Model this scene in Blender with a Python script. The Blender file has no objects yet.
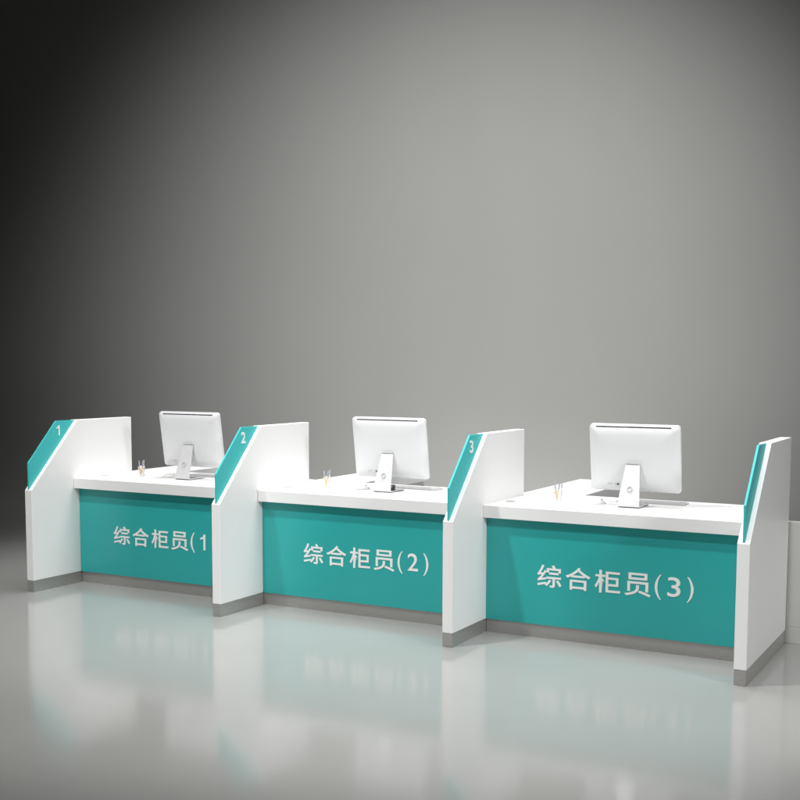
import bpy, bmesh, math, random
from mathutils import Vector, Matrix
random.seed(4)
S = bpy.context.scene
COL = S.collection
PI = math.pi

# ------------------------------------------------------------------ camera
CAM = Vector((6.1595, -5.7869, 1.6043))
YAW, PITCH, ROLL = 0.496, 0.092, 0.0031
F = Vector((-math.sin(YAW)*math.cos(PITCH), math.cos(YAW)*math.cos(PITCH), -math.sin(PITCH)))
R0 = Vector((math.cos(YAW), math.sin(YAW), 0)); U0 = R0.cross(F)
RT = R0*math.cos(ROLL) + U0*math.sin(ROLL); UP = -R0*math.sin(ROLL) + U0*math.cos(ROLL)
cd = bpy.data.cameras.new('camera'); cam = bpy.data.objects.new('camera', cd); COL.objects.link(cam)
M3 = Matrix((RT, UP, -F)).transposed()
cam.matrix_world = Matrix.Translation(CAM) @ M3.to_4x4()
cd.sensor_width = 36; cd.lens = 36*1147.5/800
cd.shift_x = -(410.13-400)/800; cd.shift_y = (472.08-400)/800
cd.clip_start = 0.05; cd.clip_end = 200
S.camera = cam

# ------------------------------------------------------------------ world, view
w = bpy.data.worlds.new('World'); S.world = w; w.use_nodes = True
w.node_tree.nodes['Background'].inputs[0].default_value = (0.75, 0.78, 0.8, 1)
w.node_tree.nodes['Background'].inputs[1].default_value = 0.006
S.view_settings.view_transform = 'Standard'; S.view_settings.look = 'None'
S.view_settings.exposure = 0; S.view_settings.gamma = 1

# ------------------------------------------------------------------ studio lamps and added fill spots, all out of view
def aim(o, loc, tgt):
    o.location = loc
    o.rotation_euler = (Vector(tgt) - Vector(loc)).to_track_quat('-Z', 'Y').to_euler()
def spot(name, loc, tgt, watts, deg, blend, size, col=(1, 1, 1)):
    l = bpy.data.lights.new(name, 'SPOT'); l.energy = watts; l.spot_size = math.radians(deg)
    l.spot_blend = blend; l.shadow_soft_size = size; l.color = col
    o = bpy.data.objects.new(name, l); COL.objects.link(o); aim(o, loc, tgt); return o
def area(name, loc, tgt, watts, sx, sy, spread=180, col=(1, 1, 1)):
    l = bpy.data.lights.new(name, 'AREA'); l.energy = watts; l.shape = 'RECTANGLE'
    l.size = sx; l.size_y = sy; l.spread = math.radians(spread); l.color = col
    o = bpy.data.objects.new(name, l); COL.objects.link(o); aim(o, loc, tgt); return o
FW = Vector((-math.sin(YAW), math.cos(YAW), 0)); RTV = Vector((math.cos(YAW), math.sin(YAW), 0)); CB = Vector((CAM.x, CAM.y, 0))
def cp(r, f, z): return tuple(CB + RTV*r + FW*f + Vector((0, 0, z)))
spot('key_spot', (1.5, -2.4, 6.6), (2.2, 0.5, 0.4), 1200, 68, 0.5, 0.16, (1, 0.985, 0.96))
area('overhead_softbox', (2.6, 1.1, 4.6), (2.4, 0.6, 0), 110, 6.0, 1.4, 100)
spot('wall_spot', cp(1.25, 6.0, 5.0), cp(1.25, 13.4, 2.2), 4000, 80, 1.0, 0.6)
spot('wall_base_fill', cp(1.2, 10.2, 0.35), cp(1.2, 13.4, 1.9), 120, 120, 1.0, 0.25)  # added unseen uplight behind the counters, brightens the lower wall
spot('front_fill_left', (0.2, -3.8, 5.8), (1.0, 0.3, 0.35), 560, 46, 0.9, 0.14)  # added fill for the left dividers and counter fronts
spot('front_fill_right', (4.9, -4.0, 5.8), (3.7, 0.3, 0.35), 680, 50, 0.8, 0.14)  # added fill for the right-hand counter fronts
spot('side_fill', (10.5, -2.5, 3.6), (3.5, 0.5, 0.5), 860, 46, 0.9, 0.5)  # added fill on the right-facing divider sides
spot('low_fill', (2.0, -7.5, 4.0), (2.4, 0.3, 0.35), 110, 60, 0.8, 0.8)  # added weak fill from low in front

# ------------------------------------------------------------------ materials
def mat(name, base, rough=0.5, metal=0.0, spec=0.5, coat=0.0, bump=0.0, bscale=200.0, var=0.0, vscale=3.0,
        stretch=(1, 1, 1), rvar=0.0):
    m = bpy.data.materials.new(name); m.use_nodes = True
    nt = m.node_tree; b = nt.nodes['Principled BSDF']
    b.inputs['Base Color'].default_value = (*base, 1); b.inputs['Roughness'].default_value = rough
    b.inputs['Metallic'].default_value = metal; b.inputs['Specular IOR Level'].default_value = spec
    b.inputs['Coat Weight'].default_value = coat; b.inputs['Coat Roughness'].default_value = 0.08
    tc = nt.nodes.new('ShaderNodeTexCoord'); mp = nt.nodes.new('ShaderNodeMapping')
    nt.links.new(tc.outputs['Object'], mp.inputs[0]); mp.inputs['Scale'].default_value = stretch
    def noise(sc, det=4):
        n = nt.nodes.new('ShaderNodeTexNoise'); n.inputs['Scale'].default_value = sc; n.inputs['Detail'].default_value = det
        nt.links.new(mp.outputs[0], n.inputs['Vector']); return n
    if var:
        n = noise(vscale); mx = nt.nodes.new('ShaderNodeMix'); mx.data_type = 'RGBA'
        mx.inputs[6].default_value = (*[c*(1-var) for c in base], 1)
        mx.inputs[7].default_value = (*[min(1, c*(1+var)) for c in base], 1)
        nt.links.new(n.outputs[0], mx.inputs[0]); nt.links.new(mx.outputs[2], b.inputs['Base Color'])
    if rvar:
        n = noise(vscale*1.7, 6); mr = nt.nodes.new('ShaderNodeMapRange')
        mr.inputs[1].default_value = .3; mr.inputs[2].default_value = .7
        mr.inputs[3].default_value = max(0.01, rough-rvar); mr.inputs[4].default_value = rough+rvar
        nt.links.new(n.outputs[0], mr.inputs[0]); nt.links.new(mr.outputs[0], b.inputs['Roughness'])
    if bump:
        n = noise(bscale, 3); bp = nt.nodes.new('ShaderNodeBump')
        bp.inputs['Strength'].default_value = bump; bp.inputs['Distance'].default_value = 0.002
        nt.links.new(n.outputs[0], bp.inputs['Height']); nt.links.new(bp.outputs[0], b.inputs['Normal'])
    return m
MAT = dict(
    white=mat('white_lacquer', (0.83, 0.83, 0.825), 0.40, var=0.02, vscale=1.6),
    top=mat('white_worktop', (0.77, 0.77, 0.765), 0.4, var=0.012, vscale=6),
    teal=mat('teal_laminate', (0.022, 0.350, 0.340), 0.33, var=0.05, vscale=2.5, bump=0.03, bscale=30, rvar=.05),
    teal2=mat('teal_acrylic', (0.05, 0.47, 0.47), 0.5, spec=.3, var=0.03, vscale=5),
    steel=mat('brushed_steel', (0.50, 0.49, 0.475), 0.34, metal=0.75, var=0.10, vscale=14, stretch=(1, 1, 22), bump=.05, bscale=120, rvar=.08),
    letter=mat('letter_white', (0.80, 0.81, 0.79), 0.45, var=0.02, vscale=30),
    plastic=mat('monitor_shell', (0.69, 0.695, 0.705), 0.34, var=0.015, vscale=5),
    alu=mat('aluminium_stand', (0.72, 0.725, 0.73), 0.35, metal=0.25, var=0.02, vscale=20, bump=.02, bscale=300),
    dark=mat('dark_vent', (0.06, 0.06, 0.065), 0.5, var=.1, vscale=30),
    mark=mat('grey_emblem', (0.45, 0.46, 0.47), 0.35, var=.05, vscale=40),
    gold=mat('gold_barrel', (0.60, 0.40, 0.12), 0.35, metal=0.4, var=.1, vscale=60),
    pen=mat('pen_grey', (0.33, 0.35, 0.40), 0.3, var=.08, vscale=60),
    grey=mat('grommet_grey', (0.35, 0.35, 0.35), 0.45, var=.05, vscale=40),
    drawer=mat('shaded_drawer_grey', (0.10, 0.10, 0.10), 0.45, var=.05, vscale=8),  # dark base colour stands in for the shade under the return wing
    key=mat('keyboard_white', (0.62, 0.62, 0.62), 0.5, var=.03, vscale=60),
    screenpanel=mat('pale_grey_board', (0.52, 0.52, 0.495), 0.55, var=0.03, vscale=3, bump=.03, bscale=30),
    wall=mat('wall_paint', (0.20, 0.20, 0.192), 0.85, spec=.2, var=0.035, vscale=1.3, stretch=(1, 1, .35), bump=.12, bscale=90),
    glass=None)
g = bpy.data.materials.new('cup_glass'); g.use_nodes = True; gb = g.node_tree.nodes['Principled BSDF']
gn = g.node_tree; gg = gn.nodes.new('ShaderNodeBsdfGlossy'); gg.inputs['Roughness'].default_value = .03; gg.inputs[0].default_value = (.9, .9, .9, 1)
gt = gn.nodes.new('ShaderNodeBsdfTransparent'); gt.inputs[0].default_value = (.97, .98, .98, 1)
gm = gn.nodes.new('ShaderNodeMixShader'); gf = gn.nodes.new('ShaderNodeLayerWeight'); gf.inputs[0].default_value = .18
gn.links.new(gf.outputs[1], gm.inputs[0]); gn.links.new(gt.outputs[0], gm.inputs[1]); gn.links.new(gg.outputs[0], gm.inputs[2])
gn.links.new(gm.outputs[0], gn.nodes['Material Output'].inputs[0])
MAT['glass'] = g
# polished concrete-like floor
fm = mat('floor_polished', (0.31, 0.312, 0.302), 0.125, spec=0.62, var=0.06, vscale=0.8, rvar=0.03, bump=.012, bscale=5)
MAT['floor'] = fm

# ------------------------------------------------------------------ mesh helpers
def link(name, bm, m, parent=None, bevel=0, seg=2, smooth=False):
    me = bpy.data.meshes.new(name)
    bmesh.ops.recalc_face_normals(bm, faces=bm.faces)
    if smooth:
        for f in bm.faces: f.smooth = True
    bm.to_mesh(me); bm.free(); me.materials.append(m)
    o = bpy.data.objects.new(name, me); COL.objects.link(o)
    if parent: o.parent = parent
    if bevel:
        b = o.modifiers.new('bevel', 'BEVEL'); b.width = bevel; b.segments = seg; b.limit_method = 'ANGLE'
        b.angle_limit = math.radians(30); b.harden_normals = True
        for p in me.polygons: p.use_smooth = True
    return o
def box(bm, x0, x1, y0, y1, z0, z1):
    v = [bm.verts.new(p) for p in ((x0,y0,z0),(x1,y0,z0),(x1,y1,z0),(x0,y1,z0),(x0,y0,z1),(x1,y0,z1),(x1,y1,z1),(x0,y1,z1))]
    for q in ((0,3,2,1),(4,5,6,7),(0,1,5,4),(1,2,6,5),(2,3,7,6),(3,0,4,7)): bm.faces.new([v[i] for i in q])
def prism(bm, pts, axis, a, b):
    """extrude a 2-D outline along an axis ('x': pts are (y,z); 'z': (x,y); 'y': (x,z))"""
    def P(p, t):
        return {'x': (t, p[0], p[1]), 'y': (p[0], t, p[1]), 'z': (p[0], p[1], t)}[axis]
    lo = [bm.verts.new(P(p, a)) for p in pts]; hi = [bm.verts.new(P(p, b)) for p in pts]
    n = len(pts); bm.faces.new(lo[::-1]); bm.faces.new(hi)
    for i in range(n): bm.faces.new((lo[i], lo[(i+1) % n], hi[(i+1) % n], hi[i]))
def rrect(w, h, r, cx=0, cy=0, n=8):
    out = []
    for sx, sy, a0 in ((1, 1, 0), (-1, 1, 90), (-1, -1, 180), (1, -1, 270)):
        for i in range(n+1):
            a = math.radians(a0 + 90*i/n)
            out.append((cx + sx*(w/2-r) + r*math.cos(a), cy + sy*(h/2-r) + r*math.sin(a)))
    return out
def ring(bm, prof, c=(0, 0), n=32, M=None):
    """lathe a profile [(r,z)] about z"""
    rows = []
    for r, z in prof:
        if r < 1e-6: rows.append([bm.verts.new((c[0], c[1], z))])
        else: rows.append([bm.verts.new((c[0]+r*math.cos(2*PI*i/n), c[1]+r*math.sin(2*PI*i/n), z)) for i in range(n)])
    for A, B in zip(rows, rows[1:]):
        for i in range(n):
            j = (i+1) % n
            if len(A) == 1 and len(B) == 1: continue
            if len(A) == 1: bm.faces.new((A[0], B[j], B[i]))
            elif len(B) == 1: bm.faces.new((A[i], A[j], B[0]))
            else: bm.faces.new((A[i], A[j], B[j], B[i]))
def rod(bm, p0, p1, r0, r1, n=14):
    p0 = Vector(p0); p1 = Vector(p1); d = (p1-p0).normalized()
    a = d.orthogonal().normalized(); b = d.cross(a)
    A = [bm.verts.new(p0 + r0*(a*math.cos(2*PI*i/n)+b*math.sin(2*PI*i/n))) for i in range(n)]
    B = [bm.verts.new(p1 + r1*(a*math.cos(2*PI*i/n)+b*math.sin(2*PI*i/n))) for i in range(n)]
    for i in range(n): bm.faces.new((A[i], A[(i+1) % n], B[(i+1) % n], B[i]))
    bm.faces.new(A[::-1]); bm.faces.new(B)
def thing(name, loc, rz=0):
    o = bpy.data.objects.new(name, None); o.empty_display_size = .1
    o.location = loc; o.rotation_euler = (0, 0, rz); COL.objects.link(o); return o
def tag(o, label=None, cat=None, group=None, kind=None):
    if label: o['label'] = label
    if cat: o['category'] = cat
    if group: o['group'] = group
    if kind: o['kind'] = kind
def copy_tree(o, parent=None):
    c = o.copy(); COL.objects.link(c)
    if parent: c.parent = parent
    for ch in list(o.children): copy_tree(ch, c)
    return c
def text_mesh(name, pieces, m, parent, M):
    """pieces: (string, x, width, height, boldness); glyphs are fitted into their boxes, joined to ONE mesh and placed by M"""
    bm = bmesh.new()
    for s, x, z, wd, ht, bold in pieces:
        if s == '1':
            o1 = [(.62*wd, 0), (wd, 0), (wd, ht), (.66*wd, ht), (.58*wd, .90*ht), (.40*wd, .82*ht), (0, .77*ht), (0, .66*ht), (.62*wd, .72*ht)]
            prism(bm, [(x+p, z+q) for p, q in o1], 'z', -.0012, .0012); continue
        cu = bpy.data.curves.new('glyph', 'FONT'); cu.body = s; cu.size = 1; cu.offset = bold
        cu.extrude = 0.012; cu.resolution_u = 6
        ob = bpy.data.objects.new('glyph', cu); COL.objects.link(ob)
        dg = bpy.context.evaluated_depsgraph_get(); dg.update()
        me = bpy.data.meshes.new_from_object(ob.evaluated_get(dg))
        bpy.data.objects.remove(ob)
        xs = [v.co.x for v in me.vertices]; ys = [v.co.y for v in me.vertices]
        x0, x1, y0, y1 = min(xs), max(xs), min(ys), max(ys)
        for v in me.vertices:
            v.co = ((v.co.x-x0)/(x1-x0)*wd + x, (v.co.y-y0)/(y1-y0)*ht + z, v.co.z*0.12)
        bm.from_mesh(me); bpy.data.meshes.remove(me)
    bmesh.ops.transform(bm, matrix=M, verts=bm.verts)
    return link(name, bm, m, parent)

# ------------------------------------------------------------------ dimensions (metres, solved from the photograph)
W, T, H, HL, HC = 1.652, 0.0635, 1.2051, 0.725, 0.9168
YD, YT, D, YS, TS, YP, ZK = 0.2741, 0.4576, 1.0315, 0.4083, 0.0756, 0.4599, 0.0816
ZT = 0.78; YB = 1.20; TT = 0.012

# ------------------------------------------------------------------ the setting: one seamless sweep of floor and wall
L = 10.4; RAD = 3.0                                   # where the sweep starts to rise, and its radius
fw = Vector((-math.sin(YAW), math.cos(YAW), 0)); rt = Vector((math.cos(YAW), math.sin(YAW), 0))
base = Vector((CAM.x, CAM.y, 0))
bm = bmesh.new()
def strip(prof, nx, half):
    rows = []
    for d_, z in prof:
        rows.append([bm.verts.new(base + fw*d_ + rt*(-half + 2*half*i/nx) + Vector((0, 0, z))) for i in range(nx+1)])
    for A, B in zip(rows, rows[1:]):
        for i in range(nx): bm.faces.new((A[i], A[i+1], B[i+1], B[i]))
strip([(-12, 0), (L, 0)], 8, 16)
fl = link('floor', bm, MAT['floor']); tag(fl, kind='structure')
bm = bmesh.new()
prof = [(L + RAD*math.sin(a), 0 + RAD*(1-math.cos(a))) for a in [PI/2*i/24 for i in range(25)]] + [(L+RAD, 9)]
strip(prof, 8, 16)
wl = link('wall', bm, MAT['wall'], smooth=True); tag(wl, kind='structure')

# ------------------------------------------------------------------ dividers
def make_divider(number):
    t = thing('divider', (0, 0, 0))
    bm = bmesh.new()
    prism(bm, [(0, ZK), (0, HL), (YT, H), (D, H), (D, ZK)], 'x', -T, 0)
    link('panel', bm, MAT['white'], t, 0.0025, 3)
    bm = bmesh.new(); n = 0.012
    xm = -T/2
    prism(bm, [(0.004, HL-0.002), (0.004, HC), (YD, H-0.001), (YT+n*.6, H-0.001), (n*.9, HL-.004)], 'x', xm-TT/2, xm+TT/2)
    pl = link('accent_plate', bm, MAT['teal2'], t, 0.0006, 1)
    if number:
        wd = {'1': .030, '2': .046, '3': .046}[number]
        M = Matrix(((0, 0, 1, xm+TT/2+.001), (1, 0, 0, 0.292), (0, 1, 0, 1.098), (0, 0, 0, 1)))
        text_mesh('number', [(number, -wd/2, 0, wd, .074, .022)], MAT['letter'], pl, M)
    bm = bmesh.new(); box(bm, -T+.0015, -.0015, 0.0015, D-.0015, 0, ZK-0.0005)
    link('kick_plate', bm, MAT['steel'], t, 0.001, 1)
    return t
DL = ['white divider at the far left end with a teal plate numbered 1',
      'white divider with teal plate numbered 2 between the first and second counters',
      'white divider with teal plate numbered 3 between the second and third counters',
      'white end divider at the far right seen edge-on, its narrow teal plate showing no number']
for k in range(4):
    t = make_divider(str(k+1) if k < 3 else '')
    t.location = (k*W, 0, 0)
    tag(t, DL[k], 'divider', 'dividers along the row of counters')

# ------------------------------------------------------------------ counters
def make_counter(k):
    t = thing('service_counter', (0, 0, 0))
    x0, x1 = 0.001, W-T-0.001
    rx = 0.345; ry = 2.22                                 # the return wing running back on the left
    bm = bmesh.new()
    prism(bm, [(x0, YS), (x1, YS), (x1, YB), (rx, YB), (rx, ry), (x0-.055, ry), (x0-.055, D+.003), (x0, D+.003)], 'z', ZT-TS, ZT)
    link('worktop', bm, MAT['top'], t, 0.003, 3)
    bm = bmesh.new(); box(bm, x0, x1, YP, YP+.018, ZK, ZT-TS-.0005)
    link('front_panel', bm, MAT['teal'], t, 0.001, 1)
    bm = bmesh.new(); box(bm, x0, x1, YP+.012, YP+.03, 0, ZK-.0005)
    link('kick_plate', bm, MAT['steel'], t)
    # wing cabinet under the return
    bm = bmesh.new(); box(bm, x0-.03, rx-.03, D+.05, ry-.03, 0.06, ZT-TS-.0005)
    cb = link('wing_cabinet', bm, MAT['white'], t, 0.002, 2)
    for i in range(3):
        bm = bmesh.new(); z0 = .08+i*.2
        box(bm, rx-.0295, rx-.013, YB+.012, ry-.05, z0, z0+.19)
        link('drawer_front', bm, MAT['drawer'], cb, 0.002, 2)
    # modesty back: a side cheek carrying the right end
    bm = bmesh.new(); box(bm, x1-.02, x1, YP+.0185, YB-.1, .02, ZT-TS-.0005)
    link('side_cheek', bm, MAT['white'], t, 0.001, 1)
    # cable grommet
    bm = bmesh.new(); ring(bm, [(0, .0015), (.017, .0015), (.019, .003), (.028, .003), (.030, 0)], (0.07, 0.655))
    gr = link('cable_grommet', bm, MAT['grey'], t, smooth=True); gr.location = (0, 0, ZT+.0006)
    # lettering
    P = [(ch, .332+.1775*i, .311, .153, .133, .010) for i, ch in enumerate('综合柜员')]
    P += [('(', 1.040, .304, .037, .143, -.004), (')', 1.222 if k else 1.236, .304, .037, .143, -.004)]
    P.append((str(k+1), 1.112 if k else 1.124, .328, .074 if k else .046, .110, .006))
    M = Matrix(((1, 0, 0, 0), (0, 0, -1, YP-.001), (0, 1, 0, 0), (0, 0, 0, 1)))
    text_mesh('lettering', P, MAT['letter'], t, M)
    return t
CL = ['white topped counter with teal front lettered (1), between dividers 1 and 2',
      'white topped counter with teal front lettered (2), between dividers 2 and 3',
      'white topped counter with teal front lettered (3), at the right end of the row']
for k in range(3):
    t = make_counter(k); t.location = (k*W, 0, 0)
    tag(t, CL[k], 'counter', 'service counters in a row')

# ------------------------------------------------------------------ desktop computers seen from behind
def make_computer():
    t = thing('desktop_computer', (0, 0, 0))
    # the head: local frame centred on the hinge, then tilted back (top towards the customer)
    tilt = math.radians(8.5)
    MH = Matrix.Translation((0, .105, .262)) @ Matrix.Rotation(tilt, 4, 'X')
    wd, ht, cz = .552, .405, .022
    bm = bmesh.new()
    prism(bm, rrect(wd, ht, .022, 0, cz), 'y', .012, .030)
    # softly domed rear shell: successive shrinking outlines
    prevl = None; ys = [(.012, 0.004), (.004, .012), (-.006, .030), (-.013, .060), (-.017, .110)]
    loops = []
    for y, ins in ys:
        loops.append([bm.verts.new((x, y, zz)) for x, zz in rrect(wd-2*ins, ht-2*ins, max(.004, .022-ins*.15), 0, cz)])
    for A, B in zip(loops, loops[1:]):
        n = len(A)
        for i in range(n): bm.faces.new((A[i], A[(i+1) % n], B[(i+1) % n], B[i]))
    bm.faces.new(loops[-1][::-1])
    bmesh.ops.transform(bm, matrix=MH, verts=bm.verts)
    head = link('shell', bm, MAT['plastic'], t, 0.0015, 2)
    bm = bmesh.new(); prism(bm, rrect(wd-.02, ht-.02, .012, 0, cz), 'y', .0305, .033)
    bmesh.ops.transform(bm, matrix=MH, verts=bm.verts); link('screen', bm, MAT['dark'], t)
    bm = bmesh.new(); box(bm, -wd/2+.045, wd/2-.05, .0, .010, ht/2+cz-.0175, ht/2+cz-.0105)
    bmesh.ops.transform(bm, matrix=MH, verts=bm.verts); link('vent_slot', bm, MAT['dark'], t)
    for i in range(6):
        bm = bmesh.new(); px = -.175 + i*.015
        r = .0035 if i < 5 else .006
        prism(bm, rrect(2*r, 2*r*.8, r*.3, px, -ht/2+cz+.045, 3), 'y', -.0095, -.0155 if i else -.0135)
        bmesh.ops.transform(bm, matrix=MH, verts=bm.verts)
        if i in (1, 2, 4, 5): link('port', bm, MAT['mark'] if i < 5 else MAT['dark'], t)
        else: bm.free()
    # stand: bent sheet, foot under the screen, rising to the hinge
    prof = [(0.0, .0), (.0, .010), (.012, .030), (.072, .262), (.090, .275)]
    bm = bmesh.new()
    def sec(y, z, hw, th, ny, nz):
        return [bm.verts.new(p) for p in ((-hw, y, z), (hw, y, z), (hw, y+ny*th, z+nz*th), (-hw, y+ny*th, z+nz*th))]
    secs = [sec(.195, .003, .066, .006, 0, 1), sec(.05, .003, .067, .006, 0, 1), sec(.012, .003, .067, .006, .4, 1),
            sec(.001, .008, .067, .007, 1, .5), sec(.003, .022, .066, .007, 1, .0), sec(.034, .12, .056, .008, 1, -.2),
            sec(.070, .235, .043, .010, 1, -.3), sec(.076, .250, .041, .012, 1, -.2)]
    for A, B in zip(secs, secs[1:]):
        for i in range(4): bm.faces.new((A[i], A[(i+1) % 4], B[(i+1) % 4], B[i]))
    bm.faces.new(secs[0]); bm.faces.new(secs[-1][::-1])
    stand = link('stand', bm, MAT['alu'], t, 0.0012, 2)
    bm = bmesh.new(); box(bm, -.041, .041, .072, .112, .2515, .2575)
    link('hinge', bm, MAT['mark'], t)
    # cable hole ring on the stand
    bm = bmesh.new(); ring(bm, [(.017, 0), (.017, .0025), (.0125, .0025), (.0125, 0)], n=28)
    MR = Matrix.Translation((0, .0275, .108)) @ Matrix.Rotation(math.radians(90-17.5), 4, 'X')
    bmesh.ops.transform(bm, matrix=MR, verts=bm.verts); link('cable_ring', bm, MAT['mark'], stand, smooth=False)
    bm = bmesh.new(); prism(bm, rrect(.134, .18, .01, 0, .1), 'z', 0, .0028)
    link('rubber_pad', bm, MAT['dark'], stand)
    return t
pc = make_computer()
PL = ['white desktop computer seen from behind on the counter lettered (1), partly hidden by divider 2',
      'white desktop computer seen from behind on the counter lettered (2), beside divider 3',
      'white desktop computer seen from behind on the counter lettered (3), nearest and largest of three']
KL = ['flat white keyboard behind the computer on the counter lettered (1)',
      'flat white keyboard behind the computer on the counter lettered (2)',
      'flat white keyboard behind the computer on the counter lettered (3)']
ML = ['small white mouse beside the computer on the counter lettered (1)',
      'small white mouse beside the computer on the counter lettered (2)',
      'small white mouse beside the computer on the counter lettered (3)']
for k, ox in enumerate((.772, .787, .800)):
    t = pc if k == 0 else copy_tree(pc)
    t.location = (k*W+ox, .695, ZT+.0005)
    tag(t, PL[k], 'computer', 'desktop computers on the counters')
def make_mouse():
    bm = bmesh.new()
    bmesh.ops.create_uvsphere(bm, u_segments=24, v_segments=14, radius=1)
    for v in bm.verts:
        z = max(v.co.z, 0); v.co = (v.co.x*.030, v.co.y*.056, z*.028*(1-.15*v.co.y))
    bmesh.ops.remove_doubles(bm, verts=bm.verts, dist=1e-5)
    return bm
mouse = thing('computer_mouse', (0, 0, 0)); link('body', make_mouse(), MAT['key'], mouse, smooth=True)
bm = bmesh.new(); rod(bm, (-.003, .028, .0255), (.003, .028, .0255), .006, .006); link('scroll_wheel', bm, MAT['mark'], mouse)
kb = thing('keyboard', (0, 0, 0))
bm = bmesh.new(); box(bm, -.21, .21, -.055, .055, 0, .008); link('base', bm, MAT['key'], kb, .002, 2)
bm = bmesh.new()
for r in range(5):
    for c in range(14):
        x = -.2+c*.0287; y = -.048+r*.0195
        box(bm, x, x+.0255, y, y+.0165, .0082, .0115)
link('keys', bm, MAT['key'], kb)
for k, ox in enumerate((.772, .787, .800)):
    t = mouse if k == 0 else copy_tree(mouse)
    t.location = (k*W+.575, .80, ZT+.0005); t.rotation_euler = (0, 0, math.radians(-55))
    tag(t, ML[k], 'mouse', 'mice on the counters')
    t = kb if k == 0 else copy_tree(kb)
    t.location = (k*W+ox+.05, 1.02, ZT+.0005)
    tag(t, KL[k], 'keyboard', 'keyboards on the counters')

t = thing('plug_socket', (W+.835, .76, ZT+.0005)); tag(t, 'small dark socket block beside the computer stand on the counter lettered (2)', 'socket')
bm = bmesh.new(); box(bm, -.014, .014, -.012, .012, 0, .022); box(bm, -.0125, .0125, -.0105, .0105, .022, .027); box(bm, -.014, .014, -.012, .012, .027, .047)
link('body', bm, MAT['dark'], t, .002, 2)
bm = bmesh.new(); box(bm, -.006, .006, -.0135, -.0121, .031, .041); link('button', bm, MAT['mark'], t)

# ------------------------------------------------------------------ glass cups with pens
def make_cup():
    bm = bmesh.new()
    ring(bm, [(0, .0005), (.021, .0005), (.023, .004), (.026, .072), (.0245, .073), (.0222, .010), (0, .008)], n=32)
    return link('glass_cup', bm, MAT['glass'], None, smooth=True)
cup = make_cup()
pen0 = thing('gold_pen', (0, 0, 0))
bm = bmesh.new(); rod(bm, (0, 0, 0), (0, 0, .062), .0055, .0060); link('barrel', bm, MAT['gold'], pen0, smooth=False)
bm = bmesh.new(); rod(bm, (0, 0, .062), (0, 0, .108), .0045, .0035); rod(bm, (.0045, 0, .07), (.0045, 0, .1), .0012, .0012, 8)
link('cap', bm, MAT['pen'], pen0)
pen1 = thing('clear_pen', (0, 0, 0))
bm = bmesh.new(); rod(bm, (0, 0, 0), (0, 0, .075), .0035, .004); link('barrel', bm, MAT['key'], pen1)
bm = bmesh.new(); rod(bm, (0, 0, .075), (0, 0, .112), .0045, .0035); link('cap', bm, MAT['pen'], pen1)
for k, (ox, oy) in enumerate(((.318, .774), (.304, .778), (.317, .80))):
    c = cup if k == 0 else copy_tree(cup)
    c.location = (k*W+ox+.008, oy, ZT+.0006)
    tag(c, 'small clear glass pen cup on the counter lettered (%d)' % (k+1), 'pen cup', 'glass pen cups on the counters')
    for j, (dx, dy, tx, ty) in enumerate(((.004, 0, -14, 0), (.0, .004, 12, 3))):
        p = pen0 if (k == 0 and j == 0) else copy_tree(pen0)
        p.location = (k*W+ox+dx-.002, oy+dy, ZT+.0105); p.rotation_euler = (math.radians(ty), math.radians(tx*.75), j*1.2)
        tag(p, ('gold pen leaning left' if j == 0 else 'gold pen leaning right') + ' in the glass cup on the counter lettered (%d)' % (k+1),
            'pen', 'pens in the glass cups')
    p = pen1 if k == 0 else copy_tree(pen1)
    p.location = (k*W+ox+.020, oy+.005, ZT+.0105); p.rotation_euler = (0, math.radians(5), 0)
    tag(p, 'white pen with grey cap in the glass cup on the counter lettered (%d)' % (k+1), 'pen', 'pens in the glass cups')

# ------------------------------------------------------------------ low pale screen behind the end divider
t = thing('low_screen', (3*W-.03, D+.03, 0))
tag(t, 'low pale grey board standing behind the far right end divider', 'screen')
bm = bmesh.new(); box(bm, 0, 1.4, 0, .04, .095, .715); link('board', bm, MAT['screenpanel'], t, .003, 2)
bm = bmesh.new(); box(bm, -.001, 1.401, -.004, .044, 0, .0945); link('skirting', bm, MAT['screenpanel'], t, .002, 2)
